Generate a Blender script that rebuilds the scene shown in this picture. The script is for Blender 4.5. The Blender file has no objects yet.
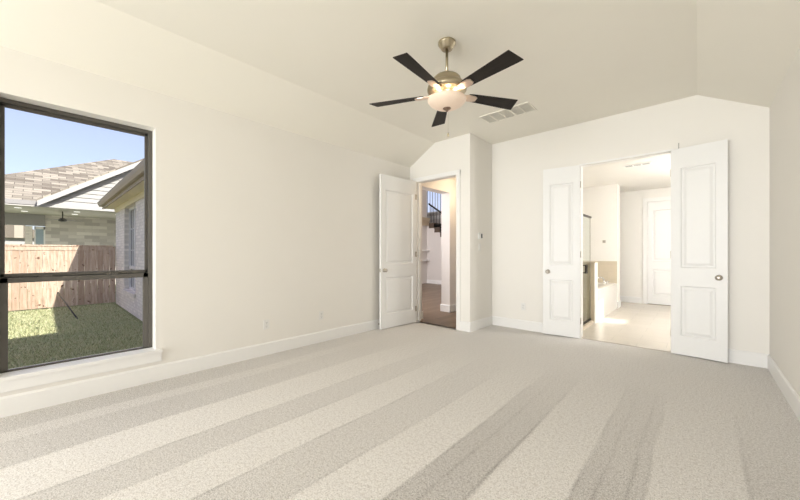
import bpy, bmesh, math, random
import numpy as np
from mathutils import Vector, Matrix
random.seed(7)
sc = bpy.context.scene
COL = sc.collection
PI = math.pi

# ------------------------------------------------------------------ camera
cam = bpy.data.cameras.new('camera')
cam.sensor_fit = 'HORIZONTAL'; cam.sensor_width = 36.0
cam.lens = 36.0 * 326.38 / 800.0
cam.shift_y = 3.08 / 800.0
cam.clip_start = 0.02; cam.clip_end = 500
camo = bpy.data.objects.new('camera', cam); COL.objects.link(camo)
camo.location = (0, 0, 1.22)
camo.rotation_euler = (PI / 2, 0, 0.7397)
sc.camera = camo

# ------------------------------------------------------------------ view
sc.view_settings.view_transform = 'Standard'
sc.view_settings.look = 'None'
sc.view_settings.exposure = 0.2
sc.view_settings.gamma = 1.0
sc.view_settings.use_curve_mapping = False

# ------------------------------------------------------------------ sky and sun
world = bpy.data.worlds.new('world'); sc.world = world
world.use_nodes = True
wn = world.node_tree; wn.nodes.clear()
w_out = wn.nodes.new('ShaderNodeOutputWorld'); w_bg = wn.nodes.new('ShaderNodeBackground')
w_sky = wn.nodes.new('ShaderNodeTexSky')
w_sky.sky_type = 'NISHITA'; w_sky.sun_disc = False
w_sky.sun_elevation = math.radians(33); w_sky.sun_rotation = math.radians(79)
w_sky.air_density = 1.0; w_sky.dust_density = 1.6; w_sky.ozone_density = 3.0
w_bg.inputs['Strength'].default_value = 0.27
w_mix = wn.nodes.new('ShaderNodeMix'); w_mix.data_type = 'RGBA'; w_mix.inputs[0].default_value = .55
w_mix.inputs[7].default_value = (2.35, 2.0, 2.75, 1)
wn.links.new(w_sky.outputs[0], w_mix.inputs[6]); wn.links.new(w_mix.outputs[2], w_bg.inputs[0]); wn.links.new(w_bg.outputs[0], w_out.inputs[0])

def lamp(name, kind, loc, energy, color, direction=None, size=(1, 1), radius=.1):
    l = bpy.data.lights.new(name, kind); l.energy = energy; l.color = color
    o = bpy.data.objects.new(name, l); COL.objects.link(o); o.location = loc
    if kind == 'AREA':
        l.shape = 'RECTANGLE'; l.size, l.size_y = size
    elif kind == 'POINT':
        l.shadow_soft_size = radius
    if direction is not None:
        o.rotation_euler = Vector(direction).to_track_quat('-Z', 'Y').to_euler()
    return o

sun = lamp('sun', 'SUN', (20, 5, 20), 6.4, (1.0, .94, .84), (-1.52, -.308, -1))
sun.data.angle = math.radians(.6)
# unseen area lamps added to brighten the bedroom, bathroom and great room
lamp('fill_behind_camera', 'AREA', (-1.65, -9.0, 1.3), 760, (.975, .985, .99), (0, 1, .12), (5.0, 3.4))  # main fill, added far outside so the room brightens evenly
lamp('fill_ceiling_lift', 'AREA', (-1.2, -4.02, 1.2), 48, (1.0, .975, .92), (0, 1, 1.3), (3.2, 2.2))  # added fill, tilted up to lift the ceiling
lamp('fill_side', 'AREA', (-4.12, -2.2, 1.35), 60, (1.0, .99, .97), (1, .9, .05), (1.8, 2.0))  # added fill aimed at the right wall
lamp('fill_bath_side', 'AREA', (1.45, 6.3, 1.6), 48, (1.0, .98, .95), (-1, .15, 0), (.9, 1.4))  # added bathroom fill, set apart from the window there
lamp('fill_great_room', 'AREA', (-6.3, 4.42, 2.3), 150, (.98, .95, 1.0), (0, 1, 0), (3.0, 2.4))  # added fill in front of a solid wall
lamp('lamp_hall', 'POINT', (-3.2, 5.6, 2.45), 12, (1.0, .80, .56), radius=.12)
lamp('fill_bath', 'POINT', (.5, 7.5, 1.9), 44, (1.0, .97, .93), radius=.15)  # unseen fill point added to brighten the bathroom, no fixture there

# ------------------------------------------------------------------ helpers
class MB:
    """collects geometry for one mesh"""
    def __init__(s): s.v = []; s.f = []; s.sm = []
    def add(s, vs, fs, smooth=False):
        n = len(s.v); s.v += [tuple(q) for q in vs]
        s.f += [tuple(i + n for i in f) for f in fs]; s.sm += [smooth] * len(fs)
        return s
    def box(s, x0, x1, y0, y1, z0, z1):
        v = [(x, y, z) for x in (x0, x1) for y in (y0, y1) for z in (z0, z1)]
        return s.add(v, [(0, 1, 3, 2), (4, 6, 7, 5), (0, 4, 5, 1), (2, 3, 7, 6), (0, 2, 6, 4), (1, 5, 7, 3)])
    def quad(s, *p): return s.add(p, [tuple(range(len(p)))])
    def tube(s, a, b, r, n=12, r2=None):
        a, b = Vector(a), Vector(b); d = (b - a).normalized()
        u = d.orthogonal().normalized(); w = d.cross(u); r2 = r if r2 is None else r2
        vs = []
        for q, rr in ((a, r), (b, r2)):
            for i in range(n):
                t = 2 * PI * i / n; vs.append(q + u * rr * math.cos(t) + w * rr * math.sin(t))
        s.add(vs, [(i, (i + 1) % n, n + (i + 1) % n, n + i) for i in range(n)], True)
        s.add(vs[:n], [tuple(range(n))[::-1]]); s.add(vs[n:], [tuple(range(n))])
        return s
    def lathe(s, prof, n=40, M=None):
        M = M or Matrix()
        vs = []
        for r, z in prof:
            for i in range(n):
                t = 2 * PI * i / n; vs.append(M @ Vector((r * math.cos(t), r * math.sin(t), z)))
        fs = []
        for k in range(len(prof) - 1):
            for i in range(n):
                j = (i + 1) % n
                fs.append((k * n + i, k * n + j, (k + 1) * n + j, (k + 1) * n + i))
        return s.add(vs, fs, True)
    def prism(s, poly, vec):
        """planar polygon swept along vec"""
        n = len(poly); vec = Vector(vec)
        v = [Vector(p) for p in poly]; v += [p + vec for p in v]
        return s.add(v, [tuple(range(n))[::-1], tuple(range(n, 2 * n))] + [(i, (i + 1) % n, n + (i + 1) % n, n + i) for i in range(n)])
    def build(s, name, mat, parent=None, bevel=0, weld=True, loc=None):
        me = bpy.data.meshes.new(name); me.from_pydata(s.v, [], s.f)
        me.polygons.foreach_set('use_smooth', s.sm)
        bm = bmesh.new(); bm.from_mesh(me)
        if weld and not bevel: bmesh.ops.remove_doubles(bm, verts=bm.verts, dist=1e-5)
        bmesh.ops.recalc_face_normals(bm, faces=bm.faces)
        if bevel:
            es = [e for e in bm.edges if len(e.link_faces) == 2 and e.calc_face_angle(0) > .6]
            bmesh.ops.bevel(bm, geom=es, offset=bevel, segments=2, profile=.7, affect='EDGES', clamp_overlap=True)
        bm.to_mesh(me); bm.free()
        me.materials.append(mat)
        o = bpy.data.objects.new(name, me); COL.objects.link(o)
        if parent: o.parent = parent
        if loc: o.location = loc
        return o

def tag(o, label, cat, group=None, kind=None):
    o['label'] = label; o['category'] = cat
    if group: o['group'] = group
    if kind: o['kind'] = kind
    return o
def struct(o, label=None, cat=None):
    o['kind'] = 'structure'
    if label: o['label'] = label
    if cat: o['category'] = cat
    return o
def empty(name, loc=(0, 0, 0), rz=0):
    o = bpy.data.objects.new(name, None); COL.objects.link(o)
    o.location = loc; o.rotation_euler = (0, 0, rz); o.empty_display_size = .1
    return o
def copy_tree(o, parent=None):
    c = o.copy(); COL.objects.link(c); c.parent = parent
    for ch in list(o.children): copy_tree(ch, c)
    return c

# ------------------------------------------------------------------ materials
class NT:
    def __init__(s, name):
        s.m = bpy.data.materials.new(name); s.m.use_nodes = True
        s.t = s.m.node_tree; s.n = s.t.nodes; s.n.clear()
        s.out = s.n.new('ShaderNodeOutputMaterial'); s.p = s.n.new('ShaderNodeBsdfPrincipled')
        s.t.links.new(s.p.outputs[0], s.out.inputs[0])
    def new(s, t, **kw):
        q = s.n.new(t)
        for k, v in kw.items(): setattr(q, k, v)
        return q
    def link(s, a, b): s.t.links.new(a, b)
    def val(s, sock, v):
        if hasattr(v, 'is_linked') or hasattr(v, 'links'): s.link(v, sock)
        else: sock.default_value = v
    def math(s, op, a, b=None, c=None):
        q = s.new('ShaderNodeMath', operation=op)
        s.val(q.inputs[0], a)
        if b is not None: s.val(q.inputs[1], b)
        if c is not None: s.val(q.inputs[2], c)
        return q.outputs[0]
    def mix(s, f, a, b, blend='MIX'):
        q = s.new('ShaderNodeMix', data_type='RGBA', blend_type=blend)
        s.val(q.inputs[0], f)
        for i, v in ((6, a), (7, b)):
            if isinstance(v, tuple): q.inputs[i].default_value = (*v[:3], 1)
            else: s.link(v, q.inputs[i])
        return q.outputs[2]
    def pos(s):
        g = s.new('ShaderNodeNewGeometry'); return g
    def noise(s, scale, detail=2, rough=.5, vec=None):
        q = s.new('ShaderNodeTexNoise'); q.inputs['Scale'].default_value = scale
        q.inputs['Detail'].default_value = detail; q.inputs['Roughness'].default_value = rough
        s.link(vec if vec is not None else s.pos().outputs['Position'], q.inputs['Vector'])
        return q.outputs['Fac']
    def ramp(s, fac, stops, interp='LINEAR'):
        q = s.new('ShaderNodeValToRGB'); cr = q.color_ramp; cr.interpolation = interp
        while len(cr.elements) > 1: cr.elements.remove(cr.elements[-1])
        cr.elements[0].position = stops[0][0]; cr.elements[0].color = (*stops[0][1], 1)
        for p, c in stops[1:]:
            e = cr.elements.new(p); e.color = (*c, 1)
        s.link(fac, q.inputs[0]); return q.outputs[0]
    def bump(s, h, strength=.2, dist=.01):
        q = s.new('ShaderNodeBump'); q.inputs['Strength'].default_value = strength; q.inputs['Distance'].default_value = dist
        s.link(h, q.inputs['Height']); s.link(q.outputs[0], s.p.inputs['Normal'])
    def base(s, c, rough=.5, metal=0.0, spec=.5):
        if isinstance(c, tuple): s.p.inputs['Base Color'].default_value = (*c, 1)
        else: s.link(c, s.p.inputs['Base Color'])
        s.p.inputs['Roughness'].default_value = rough; s.p.inputs['Metallic'].default_value = metal
        s.p.inputs['Specular IOR Level'].default_value = spec
        return s
    def xyz(s, order='xyz', scale=(1, 1, 1)):
        sp = s.new('ShaderNodeSeparateXYZ'); s.link(s.pos().outputs['Position'], sp.inputs[0])
        cb = s.new('ShaderNodeCombineXYZ')
        for i, ch in enumerate(order):
            s.link(s.math('MULTIPLY', sp.outputs['xyz'.index(ch)], scale[i]), cb.inputs[i])
        return cb.outputs[0]
    def brick(s, vec, bw, rh, mortar, c1, c2, cm, offset=.5, bias=0.0):
        q = s.new('ShaderNodeTexBrick'); s.link(vec, q.inputs['Vector'])
        q.inputs['Scale'].default_value = 1; q.inputs['Brick Width'].default_value = bw; q.inputs['Row Height'].default_value = rh
        q.inputs['Mortar Size'].default_value = mortar; q.inputs['Bias'].default_value = bias
        q.inputs['Mortar Smooth'].default_value = .1
        q.inputs['Color1'].default_value = (*c1, 1); q.inputs['Color2'].default_value = (*c2, 1); q.inputs['Mortar'].default_value = (*cm, 1)
        q.offset = offset
        return q

def plain(name, c, rough=.5, metal=0.0, spec=.5, nz=.03, nscale=30):
    t = NT(name)
    f = t.noise(nscale, 3)
    a = tuple(max(0, q * (1 - nz)) for q in c); b = tuple(min(1, q * (1 + nz)) for q in c)
    t.base(t.mix(f, a, b), rough, metal, spec)
    return t.m
def paint(name, c, rough=.65):
    t = NT(name)
    f = t.noise(2.5, 2)
    t.base(t.mix(f, tuple(q * .99 for q in c), tuple(min(1, q * 1.01) for q in c)), rough, 0, .3)
    t.bump(t.noise(260, 2), .06, .002)
    return t.m

M = {}
M['wall'] = paint('wall_paint', (.845, .818, .768))
M['ceiling'] = paint('ceiling_paint', (.90, .868, .785), .8)
M['trim'] = plain('trim_paint', (.87, .86, .84), .38, 0, .4, .01)
M['door'] = plain('door_paint', (.84, .835, .82), .4, 0, .4, .01)
M['bath_wall'] = paint('bath_paint', (.86, .835, .79))
M['hall_wall'] = paint('hall_paint', (.74, .70, .66))
M['nickel'] = plain('satin_nickel', (.50, .46, .41), .32, 1.0)
M['fan_metal'] = plain('antique_nickel', (.46, .40, .29), .28, 1.0)
M['bracket_metal'] = plain('lamplit_nickel', (.74, .60, .50), .38, .8)  # paler, pinkish tone: lamp glow on the brackets put into the metal colour
M['finial_metal'] = plain('brown_bronze', (.22, .15, .11), .4, .7)
M['chrome'] = plain('chrome', (.75, .75, .76), .12, 1.0)
M['bronze'] = plain('dark_bronze', (.045, .038, .032), .4, .6)
M['plastic'] = plain('white_plastic', (.80, .79, .76), .35, 0, .5, .01)
M['plastic_grey'] = plain('grey_plastic', (.42, .41, .40), .5)  # grey louvers of the bathroom register
M['vent_back'] = plain('vent_backing', (.80, .79, .73), .8)  # pale backing plate of the return grille
M['display'] = plain('dark_display', (.10, .11, .11), .2)
M['frame'] = plain('window_frame_bronze', (.105, .097, .085), .5, .1)
M['gap_dark'] = plain('gap_black', (.02, .02, .02), .6)  # black for the dark gap at the meeting rail
M['porcelain'] = plain('porcelain', (.845, .818, .768), .15)
M['soffit'] = plain('soffit_bounce_tint', (.80, .72, .52), .7)  # yellow of the warm bounce off the lawn is put into this colour
M['gutter'] = plain('gutter_metal', (.43, .355, .26), .6)
M['white_board'] = plain('white_board', (.44, .43, .42), .6)
M['grey_board'] = plain('grey_board', (.30, .29, .285), .7)
M['porch_ceiling'] = plain('porch_ceiling', (.50, .48, .455), .8)
M['dark_metal'] = plain('dark_metal', (.03, .03, .032), .5, .3)
M['tread'] = plain('tread_wood', (.10, .07, .05), .45)
M['mantel'] = plain('mantel_wood', (.55, .45, .32), .6)
M['ext_white'] = plain('vinyl_white', (.78, .77, .75), .45)

def m_glass(name, tint, fac, rough=0.0):
    t = NT(name); t.n.remove(t.p)
    tr = t.new('ShaderNodeBsdfTransparent'); tr.inputs[0].default_value = (*tint, 1)
    gl = t.new('ShaderNodeBsdfGlossy'); gl.inputs['Roughness'].default_value = rough
    fr = t.new('ShaderNodeFresnel'); fr.inputs[0].default_value = 1.45
    mx = t.new('ShaderNodeMixShader')
    t.link(t.math('MULTIPLY', t.math('MULTIPLY', fr.outputs[0], fac), t.math('SUBTRACT', 1.0, t.pos().outputs['Backfacing'])), mx.inputs[0]); t.link(tr.outputs[0], mx.inputs[1]); t.link(gl.outputs[0], mx.inputs[2])
    t.link(mx.outputs[0], t.out.inputs[0]); return t.m
M['glass'] = m_glass('window_glass', (.96, .97, .965), .5)
M['shower_glass'] = m_glass('shower_glass', (.95, .97, .95), .6)
t = NT('dark_window_glass'); t.base((.10, .115, .125), .05, 0, .8); M['dark_glass'] = t.m
t = NT('pale_window_glass'); t.base((.33, .42, .48), .08, 0, .8); M['pale_glass'] = t.m

def m_carpet():
    t = NT('carpet')
    sp = t.new('ShaderNodeSeparateXYZ'); t.link(t.pos().outputs['Position'], sp.inputs[0])
    X, Y = sp.outputs[0], sp.outputs[1]
    wob = t.math('MULTIPLY', t.math('SUBTRACT', t.noise(.7, 2, .5), .5), .07)
    fine = t.math('MULTIPLY', t.math('SUBTRACT', t.noise(60, 3, .75), .5), .04)
    x = t.math('ADD', t.math('ADD', X, wob), fine)
    D, L, H, E = .48, 1.0, .62, .74
    edges = [(-3.47, .8), (-3.30, .66), (-2.91, L), (-2.49, E), (-2.20, L), (-1.85, E), (-1.50, L), (-1.145, D), (-.84, L), (-.477, D), (-.20, .95), (.195, .5)]
    band, last = None, H
    for v, c in edges:
        q = t.new('ShaderNodeMapRange'); q.clamp = True; t.link(x, q.inputs[0])
        q.inputs[1].default_value = v - .012; q.inputs[2].default_value = v + .012; q.inputs[3].default_value = 0; q.inputs[4].default_value = c - last; last = c
        band = t.math('ADD', q.outputs[0], H if band is None else band)
    # thin dark wheel lines along the edges of the passes
    spikes = [(-2.49, .6), (-2.20, .4), (-1.85, .7), (-1.50, .5), (-1.145, 1), (-1.02, .5), (-.85, .9), (-.477, 1), (-.385, .7), (-.265, 1), (-.20, .8), (.20, 1)]
    xl = t.math('ADD', t.math('ADD', X, wob), t.math('MULTIPLY', fine, .5)); line = None
    for v, k in spikes:
        q = t.math('MULTIPLY', t.math('MAXIMUM', t.math('SUBTRACT', 1.0, t.math('DIVIDE', t.math('ABSOLUTE', t.math('SUBTRACT', xl, v)), .016)), 0.0), k)
        line = q if line is None else t.math('ADD', line, q)
    line = t.math('MULTIPLY', line, t.ramp(t.noise(3.0, 3, .6), [(.36, (.2, .2, .2)), (.58, (1, 1, 1))]))
    # strokes end short of the doors
    ye = t.math('ADD', Y, t.math('MULTIPLY', t.math('SUBTRACT', t.noise(.9, 2), .5), 1.0))
    mr = t.new('ShaderNodeMapRange', interpolation_type='LINEAR'); t.link(ye, mr.inputs[0])
    mr.inputs[1].default_value = .6; mr.inputs[2].default_value = 3.7; mr.inputs[3].default_value = 1; mr.inputs[4].default_value = .0
    mask = t.math('MULTIPLY', mr.outputs[0], t.ramp(t.noise(1.3, 3, .6), [(.35, (.75, .75, .75)), (.55, (1, 1, 1))]))
    b = t.new('ShaderNodeMix', data_type='FLOAT'); t.link(mask, b.inputs[0]); b.inputs[2].default_value = .86
    t.link(t.math('SUBTRACT', band, t.math('MULTIPLY', line, .6)), b.inputs[3])
    sp1 = t.noise(140, 3, .8); sp2 = t.noise(50, 2, .7)
    m1 = t.new('ShaderNodeMix', data_type='RGBA', blend_type='MULTIPLY'); m1.inputs[0].default_value = 1
    c0 = t.mix(b.outputs[0], (.27, .25, .235), (.82, .795, .765))
    t.link(t.math('SUBTRACT', 1.15, t.math('MULTIPLY', b.outputs[0], .7)), m1.inputs[0]); t.link(c0, m1.inputs[6]); t.link(t.ramp(sp1, [(.38, (.28, .26, .24)), (.50, (1, 1, 1)), (.62, (1.3, 1.3, 1.3))]), m1.inputs[7])
    m2 = t.new('ShaderNodeMix', data_type='RGBA', blend_type='MULTIPLY'); m2.inputs[0].default_value = 1
    t.link(m1.outputs[2], m2.inputs[6]); t.link(t.ramp(sp2, [(.32, (.84, .82, .80)), (.52, (1, 1, 1)), (.75, (1.05, 1.05, 1.05))]), m2.inputs[7])
    t.base(m2.outputs[2], .95, 0, .1)
    t.p.inputs['Sheen Weight'].default_value = .15
    t.bump(t.math('ADD', sp1, sp2), .2, .008)
    return t.m
M['carpet'] = m_carpet()

def m_brick(name, order, bw, rh, mortar, c1, c2, cm, rough=.85, bias=0.0, scale=(1, 1, 1), bump=.4, dirt=.12):
    t = NT(name); q = t.brick(t.xyz(order, scale), bw, rh, mortar, c1, c2, cm, bias=bias)
    f = t.noise(9, 4, .6)
    c = t.mix(t.math('MULTIPLY', f, dirt * 2), q.outputs['Color'], tuple(x * .55 for x in c1))
    t.base(c, rough, 0, .2)
    t.bump(t.math('SUBTRACT', t.math('MULTIPLY', f, .3), q.outputs['Fac']), bump, .01)
    return t.m
M['white_brick'] = m_brick('whitewashed_brick', 'xzy', .20, .075, .008, (.93, .87, .79), (.74, .69, .63), (.70, .66, .60), dirt=.10)
M['white_brick_end'] = m_brick('whitewashed_brick_end', 'yzx', .20, .075, .008, (.93, .87, .79), (.74, .69, .63), (.70, .66, .60), dirt=.10)
M['stone'] = m_brick('ledge_stone', 'yzx', .55, .16, .006, (.74, .70, .64), (.40, .37, .345), (.52, .49, .45), bias=-.05, bump=.6)
M['shingle'] = m_brick('shingles', 'yxz', 0.50, .23, .012, (.46, .415, .345), (.17, .145, .118), (.13, .115, .095), bias=0.0, dirt=.1)
M['shingle_side'] = m_brick('shingles_side', 'xyz', 0.50, .23, .012, (.46, .415, .345), (.17, .145, .118), (.13, .115, .095), bias=0.0, dirt=.1)
M['tile_floor'] = m_brick('floor_tile', 'xyz', .60, .30, .003, (.68, .63, .555), (.64, .59, .515), (.52, .48, .42), rough=.22, bump=.08, dirt=.05)
M['tile_wall'] = m_brick('wall_tile', 'xzy', .33, .16, .002, (.66, .58, .45), (.62, .54, .42), (.58, .51, .40), rough=.3, bump=.1, dirt=.05)
M['tile_wall_side'] = m_brick('wall_tile_side', 'yzx', .33, .16, .002, (.66, .58, .45), (.62, .54, .42), (.58, .51, .40), rough=.3, bump=.1, dirt=.05)
M['wood_floor'] = m_brick('wood_floor', 'yxz', 1.4, .15, .0015, (.25, .175, .118), (.17, .118, .08), (.06, .043, .03), rough=.4, bump=.1, dirt=.18)

def m_fence():
    t = NT('fence_wood'); g = t.pos()
    v = t.xyz('xyz', (14, 14, 1.6)); grain = t.noise(1.6, 5, .65, v)
    knots = t.noise(9, 2, .5)
    base = t.ramp(g.outputs['Random Per Island'], [(0, (.62, .49, .385)), (.5, (.66, .53, .43)), (1, (.44, .33, .25))])
    c = t.mix(t.ramp(grain, [(.35, (1, 1, 1)), (.75, (0, 0, 0))]), tuple([.36, .24, .17]), base)
    c = t.mix(t.ramp(knots, [(.30, (1, 1, 1)), (.36, (0, 0, 0))]), c, (.16, .09, .06))
    t.base(c, .85, 0, .2); return t.m
M['fence'] = m_fence()
def m_lawn():
    t = NT('lawn'); f = t.noise(1.2, 4, .6); h = t.noise(60, 3, .7)
    c = t.mix(f, (.32, .36, .17), (.42, .42, .22)); c = t.mix(t.math('MULTIPLY', h, .6), c, (.05, .09, .03))
    t.base(c, .9, 0, .1); t.bump(h, .8, .03); return t.m
M['lawn'] = m_lawn()
def m_blade():
    t = NT('grass_blade'); g = t.pos(); f = t.noise(.9, 3)
    c = t.ramp(g.outputs['Random Per Island'], [(0, (.44, .48, .26)), (.5, (.60, .58, .34)), (.85, (.72, .66, .42)), (1, (.78, .70, .48))])
    t.base(t.mix(t.math('MULTIPLY', f, .4), c, (.26, .38, .25)), .7, 0, .2); return t.m
M['blade_grass'] = m_blade()
def m_siding():
    t = NT('lap_siding'); sp = t.new('ShaderNodeSeparateXYZ'); t.link(t.pos().outputs['Position'], sp.inputs[0])
    t.base(t.mix(t.noise(3, 3), (.40, .395, .39), (.45, .44, .43)), .7); return t.m
M['siding'] = m_siding()
def m_blade_wood():
    t = NT('espresso_blade'); v = t.new('ShaderNodeTexCoord'); mp = t.new('ShaderNodeMapping'); mp.inputs['Scale'].default_value = (3, 40, 40)
    t.link(v.outputs['Object'], mp.inputs[0])
    t.base(t.mix(t.noise(1, 4, .6, mp.outputs[0]), (.012, .010, .009), (.030, .024, .020)), .55, 0, .2); return t.m
M['fan_blade'] = m_blade_wood()
def m_bowl():
    t = NT('lit_alabaster_glass')
    f = t.noise(14, 4, .6)
    t.base(t.mix(f, (.66, .55, .45), (.78, .67, .56)), .3)
    t.p.inputs['Emission Color'].default_value = (1.0, .66, .46, 1); t.p.inputs['Emission Strength'].default_value = .17
    return t.m
M['bowl'] = m_bowl()
t = NT('recessed_lamp'); t.base((.8, .8, .8)); t.p.inputs['Emission Color'].default_value = (1, .97, .92, 1); t.p.inputs['Emission Strength'].default_value = .8; M['downlight'] = t.m

# ------------------------------------------------------------------ room shell
LX, RX, BY, PY, PX, NY = -3.822, .5597, 5.1834, 4.4561, -2.6011, -3.85
ZL, ZH = 2.757, 3.0764
SL, SR = -3.27, -.0064          # where the ceiling slopes start
TW = .25

def wall_cells(mb, axis, a0, a1, t0, t1, z0, z1, holes):
    """a wall along axis ('x' or 'y') from a0..a1, thickness t0..t1, with rectangular holes (b0,b1,h0,h1)"""
    A = sorted({a0, a1, *[h[0] for h in holes], *[h[1] for h in holes]})
    Z = sorted({z0, z1, *[h[2] for h in holes], *[h[3] for h in holes]})
    def solid(i, k):
        if i < 0 or k < 0 or i >= len(A) - 1 or k >= len(Z) - 1: return False
        ca, cz = (A[i] + A[i + 1]) / 2, (Z[k] + Z[k + 1]) / 2
        return not any(h[0] < ca < h[1] and h[2] < cz < h[3] for h in holes)
    def pt(a, tt, z): return (a, tt, z) if axis == 'x' else (tt, a, z)
    for i in range(len(A) - 1):
        for k in range(len(Z) - 1):
            if not solid(i, k): continue
            p, q, r, s = A[i], A[i + 1], Z[k], Z[k + 1]
            for tt in (t0, t1): mb.quad(pt(p, tt, r), pt(q, tt, r), pt(q, tt, s), pt(p, tt, s))
            if not solid(i - 1, k): mb.quad(pt(p, t0, r), pt(p, t1, r), pt(p, t1, s), pt(p, t0, s))
            if not solid(i + 1, k): mb.quad(pt(q, t0, r), pt(q, t1, r), pt(q, t1, s), pt(q, t0, s))
            if not solid(i, k - 1): mb.quad(pt(p, t0, r), pt(q, t0, r), pt(q, t1, r), pt(p, t1, r))
            if not solid(i, k + 1): mb.quad(pt(p, t0, s), pt(q, t0, s), pt(q, t1, s), pt(p, t1, s))
    return mb

WY0, WY1, WZ0, WZ1 = -.252, .728, .292, 2.415   # window opening in the left wall
struct(MB().box(LX - .1, RX + .05, NY - .1, BY + .02, -.2, 0).build('floor', M['carpet']), 'pale beige carpet with vacuum tracks covering the bedroom floor', 'floor')
struct(wall_cells(MB(), 'y', NY - .12, PY + .12, LX - TW, LX, -.35, ZL + .03, [(WY0, WY1, WZ0, WZ1), (-3.15, -1.25, .3, 2.4)]).build('wall_left', M['wall']),
       'long cream wall with the big window on the left', 'wall')
DX0, DX1, DH = -1.236, -.243, 2.468
struct(wall_cells(MB(), 'x', PX - .12, RX + .12, BY, BY + .12, -.2, 3.3, [(DX0 - .02, DX1 + .02, -.0, DH + .02)]).build('wall_back', M['wall']),
       'cream wall holding the double door opening to the bathroom', 'wall')
struct(MB().box(RX, RX + .12, NY - .12, BY + .12, -.2, ZL + .06).build('wall_right', M['wall']), 'plain cream wall at the right edge', 'wall')
NW = [(-3.75, .48, .1, 2.65)]  # wide opening made up to let the fill light in evenly
struct(wall_cells(MB(), 'x', LX - .12, RX + .12, NY - .15, NY, -.2, 3.3, NW).build('wall_near', M['wall']), 'cream wall behind the viewer with an added wide opening for fill light', 'wall')
EX0, EX1 = -3.665, -2.845
struct(wall_cells(MB(), 'x', LX - .05, PX, PY, PY + .12, -.2, 3.3, [(EX0 - .02, EX1 + .02, 0, DH + .02)]).build('wall_entry', M['wall']), 'cream wall of the projecting corner around the entry doorway', 'wall')
struct(MB().box(PX - .12, PX, PY + .12, BY + .12, -.2, 3.3).build('wall_return', M['wall']), 'narrow cream side wall carrying the thermostat', 'wall')
# ceiling: flat middle with two sloping sides
prof = [(LX - .1, ZL - .1 * (ZH - ZL) / (SL - LX)), (SL, ZH), (SR, ZH), (RX + .1, ZL - .1 * (ZH - ZL) / (RX - SR)), (RX + .1, 3.25), (LX - .1, 3.25)]
struct(MB().prism([(x, NY - .14, z) for x, z in prof], (0, BY + .1 - NY + .14, 0)).build('ceiling', M['ceiling']), 'cream vaulted ceiling, flat middle with sloped sides', 'ceiling')

# baseboards
def base_run(mb, p, q, n, h=.15, t=.016):
    """board from p to q on the floor, n = direction into the room"""
    p, q, n = Vector((*p, 0)), Vector((*q, 0)), Vector((*n, 0))
    pr = [(0, 0), (t, 0), (t, h - .014), (t * .55, h - .004), (t * .4, h), (0, h)]
    poly = [p + n * a + Vector((0, 0, b)) for a, b in pr]
    return mb.prism(poly, q - p)
B = [('baseboard_left', [((LX, NY), (LX, PY), (1, 0))]),
     ('baseboard_entry', [((LX, PY), (EX0 - .075, PY), (0, -1)), ((EX1 + .074, PY), (PX + .0155, PY), (0, -1))]),
     ('baseboard_return', [((PX, PY - .001), (PX, BY), (1, 0))]),
     ('baseboard_back', [((PX, BY), (DX0 - .005, BY), (0, -1)), ((DX1 + .005, BY), (RX, BY), (0, -1))]),
     ('baseboard_right', [((RX, NY), (RX, BY), (-1, 0))]),
     ('baseboard_near', [((LX, NY), (RX, NY), (0, 1))])]
for nm, runs in B:
    mb = MB()
    for r in runs: base_run(mb, *r)
    struct(mb.build(nm, M['trim']), 'white baseboard along the ' + nm.split('_')[1] + ' wall', 'baseboard')

# jamb lining of the bathroom opening, casing and jamb of the entry doorway
mb = MB()
mb.box(DX0 - .022, DX0, BY - .002, BY + .122, 0, DH); mb.box(DX1, DX1 + .022, BY - .002, BY + .122, 0, DH); mb.box(DX0 - .022, DX1 + .022, BY - .002, BY + .122, DH, DH + .022)
struct(mb.build('trim_1', M['trim']), 'white jamb lining the bathroom double doorway', 'door jamb')
mb = MB(); cw = .072
mb.box(EX0 - .022, EX0, PY - .004, PY + .124, 0, DH); mb.box(EX1, EX1 + .022, PY - .004, PY + .124, 0, DH); mb.box(EX0 - .022, EX1 + .022, PY - .004, PY + .124, DH, DH + .022)
mb.box(EX0 - cw, EX0 - .004, PY - .018, PY, 0, DH + cw); mb.box(EX1 + .004, EX1 + cw, PY - .018, PY, 0, DH + cw); mb.box(EX0 - cw, EX1 + cw, PY - .0185, PY, DH + .004, DH + cw)
mb.box(EX0, EX0 + .012, PY + .045, PY + .08, 0, DH); mb.box(EX1 - .012, EX1, PY + .045, PY + .08, 0, DH)
tr = struct(mb.build('trim_2', M['trim']), 'white casing and jamb framing the entry doorway', 'door casing')
MB().box(EX1 - .0025, EX1 + .001, PY + .005, PY + .035, .90, .97).build('strike_plate', M['nickel'], tr)

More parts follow.
